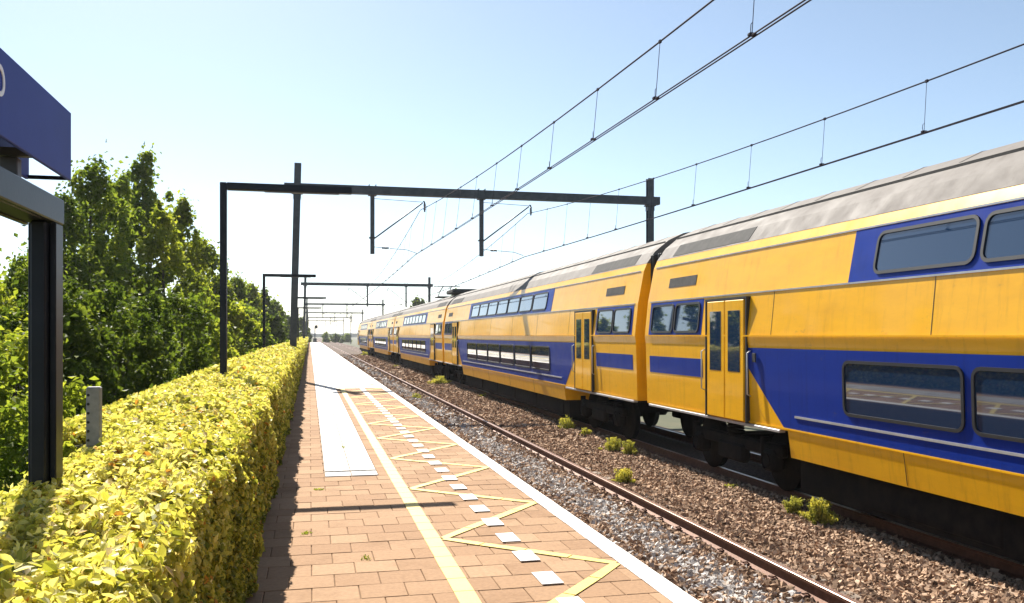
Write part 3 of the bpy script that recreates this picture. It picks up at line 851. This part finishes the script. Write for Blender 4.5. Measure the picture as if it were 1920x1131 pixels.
def carriage(cab=False):
    e = empty('train_carriage')
    body = shell(1.02, 3.90, .15, CL - .15).build('body', M['t_yellow'], e)
    roof = shell(3.90, 4.62, .15, CL - .15, .004).build('roof', M['t_roof'], e)
    for s_ in (-1, 1):
        g = MB().bar((s_ * (hw(4.36) + .012), .2, 4.36), (s_ * (hw(4.36) + .012), CL - .2, 4.36), .03, .035)
        g.build('gutter', M['t_grey'], roof)
    for k in range(26):   # roof ribs
        y = 1.0 + k
        rb = MB(); zs = [4.42, 4.5, 4.56, 4.62]
        L_ = [(-hw(z) - .004, z + .004) for z in zs] + [(hw(z) + .004, z + .004) for z in zs[::-1][1:]]
        for i in range(len(L_) - 1): rb.bar((L_[i][0], y, L_[i][1]), (L_[i + 1][0], y, L_[i + 1][1]), .03, .004, up=(0, 0, 1))
        rb.build('roof_rib', M['t_roof'], roof)
    A, B = 5.5, CL - 5.5
    sk = shell(.64, 1.045, A, B, .012).build('skirt', M['t_yellow'], e)
    MB().box((0, CL / 2, .46), (2.36, B - A - .1, .62)).build('underframe', M['t_dark'], e)
    for k in range(5): MB().box((-1.03, A + 1.7 + k * 2.9, .42), (.34, 2.2, .42), bev=.03).build('equipment_box', M['t_dark'], e)
    # livery panels on the side towards the platform
    lo = panel(1.05, 2.20, A - .1, B + .1, A - 1.5, B + 1.5, .006); lo.build('lower_blue_panel', M['t_blue'], e)
    panel(3.06, 3.73, A + 1.4, B - 1.4, A + 1.4, B - 1.4, .006).build('upper_blue_band', M['t_blue'], e)
    for (z, d) in ((2.385, .012), (1.05, .016), (3.055, .01), (3.745, .012)):
        MB().bar((-hw(z) - d, .3, z), (-hw(z) - d, CL - .3, z), .012, .022).build('trim_strip', M['t_sill'] if z > 3 else M['t_yellow'], e)
    def win(z0, z1, y0, y1, r=.09):
        w_ = rounded(z0, z1, y0, y1, .010, r).build('window', M['glass'], e)
        ring(z0, z1, y0, y1, .026, r).build('frame', M['rubber'], w_)
        return w_
    n = 7; W = (B - A - 3.8) / n
    for k in range(n): win(3.17, 3.63, A + 1.95 + k * W + .07, A + 1.95 + (k + 1) * W - .07)
    n = 6; W = (B - A - 2.6) / n
    for k in range(n): win(1.40, 2.04, A + 1.3 + k * W + .09, A + 1.3 + (k + 1) * W - .09)
    MB().bar((-hw(1.24) - .014, A + .2, 1.24), (-hw(1.24) - .014, B - .2, 1.24), .012, .03).build('trim_strip', M['t_sill'], e)
    for y in (5.0, 8.3, 11.6, 15.2, 18.5, 21.9):
        panel(2.40, 3.05, y - .004, y + .004, y - .004, y + .004, .003, .004).build('panel_seam', M['rubber'], e)
        panel(.66, 1.04, y + .5, y + .508, y + .5, y + .508, .015, .004).build('panel_seam', M['rubber'], e) if A < y < B - .6 else None
    for (f, sgn) in ((0, 1), (CL, -1)):
        yy = lambda a: f + sgn * a
        rg = lambda a, b: (min(yy(a), yy(b)), max(yy(a), yy(b)))
        y0, y1 = rg(.35, 2.75)
        panel(2.40, 3.03, y0, y1, y0, y1, .006).build('window_band', M['t_blue'], e)
        for (a, b) in ((.5, 1.5), (1.62, 2.62)): win(2.47, 2.95, *rg(a, b), .07)
        panel(1.66, 1.98, y0, y1, y0, y1, .006).build('blue_stripe', M['t_blue'], e)
        # double door
        for (a, b) in ((3.02, 3.66), (3.67, 4.31)):
            d0, d1 = rg(a, b)
            dr = MB().box((-1.375, (d0 + d1) / 2, 2.0), (.085, d1 - d0 - .012, 1.92), bev=.012).build('door', M['t_yellow'], e)
            MB().box((-1.419, (d0 + d1) / 2, 2.30), (.008, .40, .98), bev=.003).build('pane', M['glass'], dr)
        d0, d1 = rg(2.94, 4.39)
        fr_ = MB()
        for yv in (d0, d1): fr_.box((-1.372, yv + (.02 if yv == d0 else -.02), 2.0), (.08, .035, 1.96))
        fr_.box((-1.372, (d0 + d1) / 2, 2.985), (.08, 1.45, .035)); fr_.build('door_frame', M['rubber'], e)
        for a in (2.86, 4.47):
            g = yy(a); MB().tube([(-1.38, g, 1.45), (-1.44, g, 1.48), (-1.44, g, 2.12), (-1.38, g, 2.15)], .012, 6).build('grab_rail', M['t_sill'], e)
        MB().box((-1.405, yy(4.62), 2.05), (.02, .09, .14), bev=.004).build('door_button', M['t_grey'], e)
        y0, y1 = rg(.3, 5.3)
        MB().box((-1.325, (y0 + y1) / 2, .995), (.10, y1 - y0, .045), bev=.006).build('step_sill', M['t_sill'], e)
        y0, y1 = rg(.9, 3.9)
        panel(3.93, 4.16, y0, y1, y0, y1, .012).build('roof_vent', M['t_grey'], roof)
        y0, y1 = rg(1.1, 2.3); panel(3.30, 3.48, y0, y1, y0, y1, .008).build('vent_grille', M['t_grey'], e)
        # bogie
        cy = yy(3.3)
        bo = empty('bogie', (0, cy, 0)); bo.parent = e
        bm = MB()
        for sx in (-1, 1):
            bm.box((sx * 1.02, 0, .62), (.14, 3.1, .20), bev=.03); bm.box((sx * 1.06, 0, .45), (.16, .9, .3), bev=.04)
            for ay in (-1.25, 1.25):
                bm.box((sx * 1.04, ay, .46), (.24, .34, .34), bev=.05); bm.lathe([(0.001, -.14 * sx), (.12, -.14 * sx), (.12, .0)], (sx * 1.18 + .14 * sx - .14 * sx, ay, .46), 'X', 14)
                bm.tube([(sx * 1.04, ay + .25, .5), (sx * 1.04, ay + .25, .8)], .07, 8)
            for q in range(6): bm.lathe([(.13, 0), (.16, .02), (.13, .04)], (sx * 1.02, 0, .72 + q * .045), 'Z', 12)
        bm.box((0, 0, .62), (2.0, .5, .25)); bf = bm.build('bogie_frame', M['t_dark'], bo)
        for ay in (-1.25, 1.25):
            for sx in (-1, 1):
                MB().lathe([(.001, .06), (.30, .06), (.34, .04), (.44, .06), (.46, .05), (.46, -.05), (.48, -.06), (.48, -.08), (.001, -.08)], (sx * .76, ay, .46), 'X', 28).build('wheel', M['t_dark'], bo)
        # gangway bellows
        bw = MB()
        for q in range(3): bw.box((0, yy(.15 - .05 * q - .02), 2.6 + .02), (2.1 - .1 * (q % 2), .045, 2.9 - .1 * (q % 2)), bev=.01)
        bw.build('bellows', M['rubber'], e)
    return e
car0 = carriage()
starts = [-10.25, 17.0 + .0, 44.25, 71.5, 98.75]
clab = ['nearest yellow and blue double-deck carriage, cut off by the picture edge', 'second yellow and blue double-deck carriage, next to the nearest',
        'third yellow and blue double-deck carriage, under the raised pantograph', 'fourth yellow and blue double-deck carriage, well down the track',
        'last yellow and blue double-deck carriage at the far end of the train']
for i, y in enumerate(starts):
    c = car0 if i == 0 else copy_tree(car0)
    c.location = (TF, y, RAIL)
    tag(c, clab[i], 'train carriage', 'carriages of the double-deck train')
    if i == 2:
        pm = MB()
        for sx in (-.5, .5):
            pm.tube([(sx, 7.5, 4.68), (sx * .6, 8.6, 5.0), (sx * .5, 7.4, 5.27)], .03, 6)
        pm.tube([(-.8, 7.4, 5.28), (-.55, 7.4, 5.31), (.55, 7.4, 5.31), (.8, 7.4, 5.28)], .025, 6); pm.tube([(-.55, 7.65, 5.31), (.55, 7.65, 5.31)], .02, 6)
        pm.box((0, 7.7, 4.66), (1.2, 1.6, .06))
        pm.build('pantograph', M['t_grey'], c)
        MB().box((0, 1.8, 4.7), (1.5, 2.2, .22), bev=.05).build('roof_unit', M['t_grey'], c)

# ------------------------------------------------------------------ trees, shrubs, weeds
def trunk_mesh(h, r, seed, limbs=7):
    rs = random.Random(seed); mb = MB()
    pts_ = []; x = y = 0
    for i in range(7):
        t = i / 6; pts_.append((x, y, h * .92 * t - .1)); x += rs.uniform(-.05, .05) * h * .12; y += rs.uniform(-.05, .05) * h * .12
    mb.tube(pts_, [r * (1 - .85 * i / 6) for i in range(7)], 8)
    for k in range(limbs):
        t = .15 + .7 * k / limbs; i = int(t * 6); p = Vector(pts_[i]).lerp(Vector(pts_[i + 1]), t * 6 - i)
        a = rs.uniform(0, 6.28); l = h * .22 * (1.1 - t)
        q = p + Vector((math.cos(a) * l * .6, math.sin(a) * l * .6, l * .7)); q2 = q + Vector((math.cos(a) * l * .5, math.sin(a) * l * .5, l * .7))
        mb.tube([p, q, q2], [r * .4 * (1 - t), r * .25 * (1 - t), r * .08], 6)
    return mb
def crown_mesh(h, rad, z0, n, size, mat, seed, clumps=60, taper=.7, wisp=.2):
    rr = np.random.default_rng(seed)
    t = rr.beta(1.15, 1.25, clumps)
    prof = np.where(t < .35, .75 + .25 * t / .35, 1 - ((t - .35) / .65) ** 1.4 * taper)
    a = rr.uniform(0, 2 * np.pi, clumps); q = np.sqrt(rr.uniform(.08, 1, clumps)) * rr.uniform(.8, 1.15, clumps)
    lob = 1 + .22 * np.sin(a * 3 + seed) + .15 * np.sin(a * 5 + t * 7)
    C = np.stack([np.cos(a) * q * prof * rad * lob, np.sin(a) * q * prof * rad * lob, z0 + t * (h - z0)], 1)
    C[0] = (0, 0, h - .3); C[1] = (.1, 0, h - .8)
    cs = rad * rr.uniform(.14, .30, clumps) * (1 - .45 * t)
    wgt = cs ** 1.8; idx = rr.choice(clumps, n, p=wgt / wgt.sum())
    d = rr.normal(size=(n, 3)); d /= np.linalg.norm(d, axis=1, keepdims=True)
    rad_ = rr.uniform(.35, 1, n) ** .6
    P = C[idx] + d * (cs[idx] * rad_)[:, None] * np.array([1, 1, 1.35])
    ws = rr.uniform(0, 1, n) < wisp
    P[ws] += rr.normal(0, .12 * rad, (ws.sum(), 3)) * np.array([1, 1, 1.5])
    N = d * .8 + rr.normal(0, .7, (n, 3)); N[:, 2] += .35
    ct = rr.uniform(0, 1, clumps)
    tint = np.clip(ct[idx] * .55 + rr.uniform(0, .5, n), 0, 1)
    P[:, 2] = np.maximum(P[:, 2], .02)
    return leaf_mesh('crown', P, N, size * rr.uniform(.6, 1.35, n), tint, mat, 1.5)
def place(px, D): return px_off(px) * .974 * D / 1632
def at(px, D):
    """image column and depth -> ground point"""
    x = (px - 580) * .974 * D / 1632
    return x, (D - x * .2266) / .974
def tree(px, D, h, rad, label, mat, n=9000, size=.12, z0=.4, clumps=70, taper=.75, seed=None, gz=-.08, name='tree', cat='tree', group='trees behind the hedge', limbs=7):
    x, y = at(px, D); seed = seed or int(abs(px) * 7 + D)
    e = empty(name, (x, y, gz)); tag(e, label, cat, group)
    trunk_mesh(h, .035 * h ** .8 * .6 + .02, seed, limbs).build('trunk', M['bark'], e)
    link('crown', crown_mesh(h, rad, z0, n, size, mat, seed, clumps, taper), e)
    return e
LA, LB, LC = M['leaf_a'], M['leaf_b'], M['leaf_c']
tree(268, 34, 8.9, 1.55, 'tallest tree behind the hedge, with a feathery top', LA, 15000, .12, .3, 110, .92)
tree(172, 27, 7.0, 1.55, 'broad tree just right of the sign frame', LA, 15000, .10, .2, 100, .8)
tree(120, 23, 5.4, 1.2, 'tree half hidden by the upright of the sign frame', LB, 9000, .09, .2, 70, .8)
tree(222, 30, 7.0, 1.4, 'full tree in front of the tallest one', LA, 12000, .11, .2, 80, .75)
tree(345, 37, 7.4, 1.45, 'pointed bright green tree left of the nearest lamp post', LC, 12000, .12, .2, 90, .9)
tree(308, 31, 6.0, 1.4, 'leafy tree between the tallest and the pointed tree', LC, 11000, .11, .2, 80, .75)
tree(378, 44, 6.4, 1.5, 'small crowned tree close behind the nearest lamp post', LA, 9000, .14, .2, 70, .8)
tree(405, 52, 5.2, 1.6, 'low tree seen through behind the nearest lamp post', LC, 8000, .16, .2, 60, .8)
tree(440, 60, 5.6, 1.7, 'first low tree right of the nearest lamp post', LA, 8000, .16, .2, 60, .85)
tree(470, 74, 5.8, 1.9, 'second low tree right of the nearest lamp post', LC, 7000, .2, .2, 60, .85)
tree(497, 92, 6.3, 2.1, 'third low tree right of the nearest lamp post, darker', LB, 7000, .24, .2, 60, .8)
tree(512, 112, 5.8, 2.0, 'last tree of the row, just left of the second lamp post', LA, 6000, .26, .2, 50, .8)
tree(538, 150, 4.6, 2.4, 'dark far tree showing between the second lamp and the gantry mast', LB, 5000, .3, .2, 50, .7, group='far trees by the platform end')
tree(563, 185, 5.4, 1.7, 'dark far tree right behind the gantry mast foot', LB, 5000, .3, .2, 50, .8, group='far trees by the platform end')
tree(575, 200, 4.6, 1.1, 'slim dark far tree at the end of the hedge', LB, 4000, .28, .2, 40, .8, group='far trees by the platform end')
tree(36, 17, 3.0, 1.2, 'bushy tree seen through the sign frame', LA, 12000, .075, .1, 80, .7)
tree(-25, 14, 2.7, 1.1, 'bushy tree at the picture edge behind the sign frame', LC, 9000, .07, .1, 70, .7)
tree(782, 168, 9.6, 2.4, 'round tree top peeking over the train roof beside the second gantry', LB, 5000, .32, 1.5, 50, .5, gz=-1.2, group='trees beyond the train')
tree(859, 130, 9.2, 1.9, 'small tree top peeking over the train behind the pantograph', LB, 4000, .28, 1.5, 40, .6, gz=-1.2, group='trees beyond the train')
# shrubs below the trees
def shrub(px, D, h, rad, label, mat, n, size, gz=-.06, clumps=50):
    return tree(px, D, h, rad, label, mat, n, size, .05, clumps, .6, None, gz, 'shrub', 'shrub', 'shrubs behind the hedge', 4)
shrub(28, 8.6, 1.75, .75, 'sunlit green shrub left of the sign frame upright', LC, 6500, .05)
shrub(-45, 7.0, 1.6, .7, 'green shrub at the picture edge behind the hedge', LA, 5000, .05)
shrub(90, 11.5, 2.4, .8, 'shrub hidden behind the sign frame upright', LB, 6000, .06)
shrub(150, 12.5, 2.3, .9, 'dark shrub behind the short perforated post', LB, 7500, .06)
shrub(215, 14.5, 2.6, 1.0, 'dark shrub under the broad tree', LB, 8000, .065)
shrub(285, 17, 2.6, 1.1, 'dark shrub below the tallest tree', LB, 8000, .07)
shrub(340, 21, 2.6, 1.2, 'green shrub below the pointed tree', LA, 8000, .08)
shrub(385, 27, 2.7, 1.3, 'green shrub left of the foot of the nearest lamp post', LC, 8000, .1)
shrub(425, 36, 2.8, 1.4, 'green shrub right behind the nearest lamp post', LC, 7000, .12)
shrub(468, 48, 3.0, 1.6, 'green shrub between the nearest and second lamp posts', LA, 6000, .15)
shrub(500, 66, 3.2, 1.8, 'dark shrub left of the second lamp post', LB, 6000, .18)
tree(612, 300, 3.4, 1.8, 'small pale green far shrub right of the signal mast', LA, 2500, .3, .1, 30, .6, None, -1.1, 'shrub', 'shrub', 'far shrubs by the track', 4)
tree(630, 290, 2.6, 2.2, 'low far shrub beside the track before the horizon', LB, 2500, .3, .1, 30, .6, None, -1.1, 'shrub', 'shrub', 'far shrubs by the track', 4)
tree(650, 330, 2.8, 2.6, 'low far shrub just left of the train end', LA, 2500, .32, .1, 30, .6, None, -1.1, 'shrub', 'shrub', 'far shrubs by the track', 4)
# bramble beside the perforated post
bx, by = -1.15, 4.60
bz_ = empty('bramble', (bx, by, -.05)); tag(bz_, 'leafy green bramble beside the short perforated post', 'plant')
MB().tube([(0, 0, 0), (.03, .02, .6), (.06, .05, 1.1)], [.02, .014, .006], 6).build('stem', M['bark'], bz_)
link('crown', crown_mesh(1.20, .17, .35, 1000, .04, LC, 77, 26, .35), bz_)

# weeds on the ballast
def weed(px, py, wpx, hpx, label, flowers=.35, gz=BEDZ + .02, n=1500):
    D = 1632 * (1.6 - gz) / (py - 628); x, y = at(px, D)
    rw = wpx * D / 1632 * .5; h = hpx * D / 1632
    e = empty('weed_clump', (x, y, gz)); tag(e, label, 'weed', 'weeds growing on the ballast')
    st = MB()
    for k in range(16):
        a = random.uniform(0, 6.28); q = math.sqrt(random.random()) * rw * .8
        st.tube([(math.cos(a) * q * .35, math.sin(a) * q * .35, -.03), (math.cos(a) * q, math.sin(a) * q, h * .8)], [.006, .003], 4)
    st.build('stem', M['leaf_c'], e)
    m = 22
    C = rng.normal(0, .48, (m, 2)) * rw; Hc = h * rng.uniform(.35, 1.08, m) * np.clip(1.15 - .5 * (np.hypot(C[:, 0], C[:, 1]) / rw) ** 2, .25, 1)
    idx = rng.integers(0, m, n); f = rng.uniform(0, 1, n) ** .7
    lean = rng.normal(0, .25, (m, 2)) * rw
    P = np.zeros((n, 3)); P[:, :2] = C[idx] * .75 + lean[idx] * f[:, None] + rng.normal(0, 1, (n, 2)) * (rw * .10 * (.35 + f))[:, None]
    P[:, 2] = Hc[idx] * f
    N = rng.normal(0, 1, (n, 3)); N[:, 2] *= .45
    tint = np.clip(f * .75 * (.55 + flowers) + rng.uniform(-.12, .2, n), 0, 1)
    link('foliage', leaf_mesh('foliage', P, N, max(.014, rw * .055) * rng.uniform(.5, 1.4, n), tint, M['weed'], 3.4), e)
weed(1535, 984, 66, 50, 'largest yellow-green weed clump, at the shadow edge under the train', .4, n=3200)
weed(1488, 966, 44, 36, 'small weed touching the largest clump on its far side', .1)
weed(1170, 906, 46, 30, 'yellow-topped weed clump standing alone beside the rail', .55)
weed(1150, 846, 36, 30, 'left half of the pair of weeds below the bogies', .35)
weed(1180, 852, 30, 26, 'right half of the pair of weeds below the bogies', .25)
weed(1062, 808, 34, 28, 'weed clump farther along the shadow edge, before the pair', .3)
weed(1098, 821, 24, 18, 'little weed between the clump and the pair at the shadow edge', .3)
weed(1372, 920, 34, 14, 'low sparse weed on the shadow edge', .0, n=260)
weed(826, 722, 40, 18, 'weed clump beyond the rail beside a far bogie', .3)
weed(780, 750, 20, 12, 'small green weed between the rails', .0)
weed(905, 746, 16, 8, 'tiny weed on the ballast before the second carriage', .2, n=300)
weed(690, 668, 34, 9, 'wide grassy patch far along the track', .3, n=1200)
weed(742, 690, 14, 6, 'tiny weed far along the track', .3, n=300)

# ------------------------------------------------------------------ far end: signal, wood on the horizon
e = empty('signal_mast', (1.35, 225, -.9)); tag(e, 'dark railway signal mast past the end of the platform', 'signal')
MB().tube([(0, 0, 0), (0, 0, 4.6)], .13, 8).build('pole', M['steel'], e)
MB().box((.3, 0, 4.5), (.75, .3, .8), bev=.05).build('signal_head', M['t_dark'], e)
MB().box((0, 0, .8), (.9, .6, 1.6), bev=.03).build('relay_box', M['steel'], e)
x0 = []
V = []; F = []
ra = random.Random(3)
n = 260
for k in range(n + 1):
    x = -700 + k * 9.0; y = 1150 + 60 * math.sin(k * .13)
    h = 1.5 + 3.2 * abs(math.sin(k * .31) * math.sin(k * .117)) + ra.uniform(0, 1.4)
    V += [(x, y, -2), (x, y, h), (x, y + 25, h + .8), (x, y + 60, -2)]
for k in range(n):
    a = 4 * k; F += [(a, a + 4, a + 5, a + 1), (a + 1, a + 5, a + 6, a + 2), (a + 2, a + 6, a + 7, a + 3)]
me = bpy.data.meshes.new('far_wood'); me.from_pydata(V, [], F); me.update(); me.materials.append(M['far_wood'])
fw = stuff(link('far_wood', me)); fw['label'] = 'low blue-grey wood along the horizon'; fw['category'] = 'wood'

# ------------------------------------------------------------------ thin summer haze
hm = bpy.data.materials.new('thin_haze'); hm.use_nodes = True
hn = hm.node_tree; hn.nodes.clear()
pv = hn.nodes.new('ShaderNodeVolumePrincipled'); pv.inputs['Color'].default_value = (.93, .96, 1, 1)
pv.inputs['Density'].default_value = .00022; pv.inputs['Anisotropy'].default_value = .3
ho = hn.nodes.new('ShaderNodeOutputMaterial'); hn.links.new(pv.outputs[0], ho.inputs['Volume'])
hz = MB().box((0, 600, 5), (9000, 11000, 18)).build('haze', hm); stuff(hz)
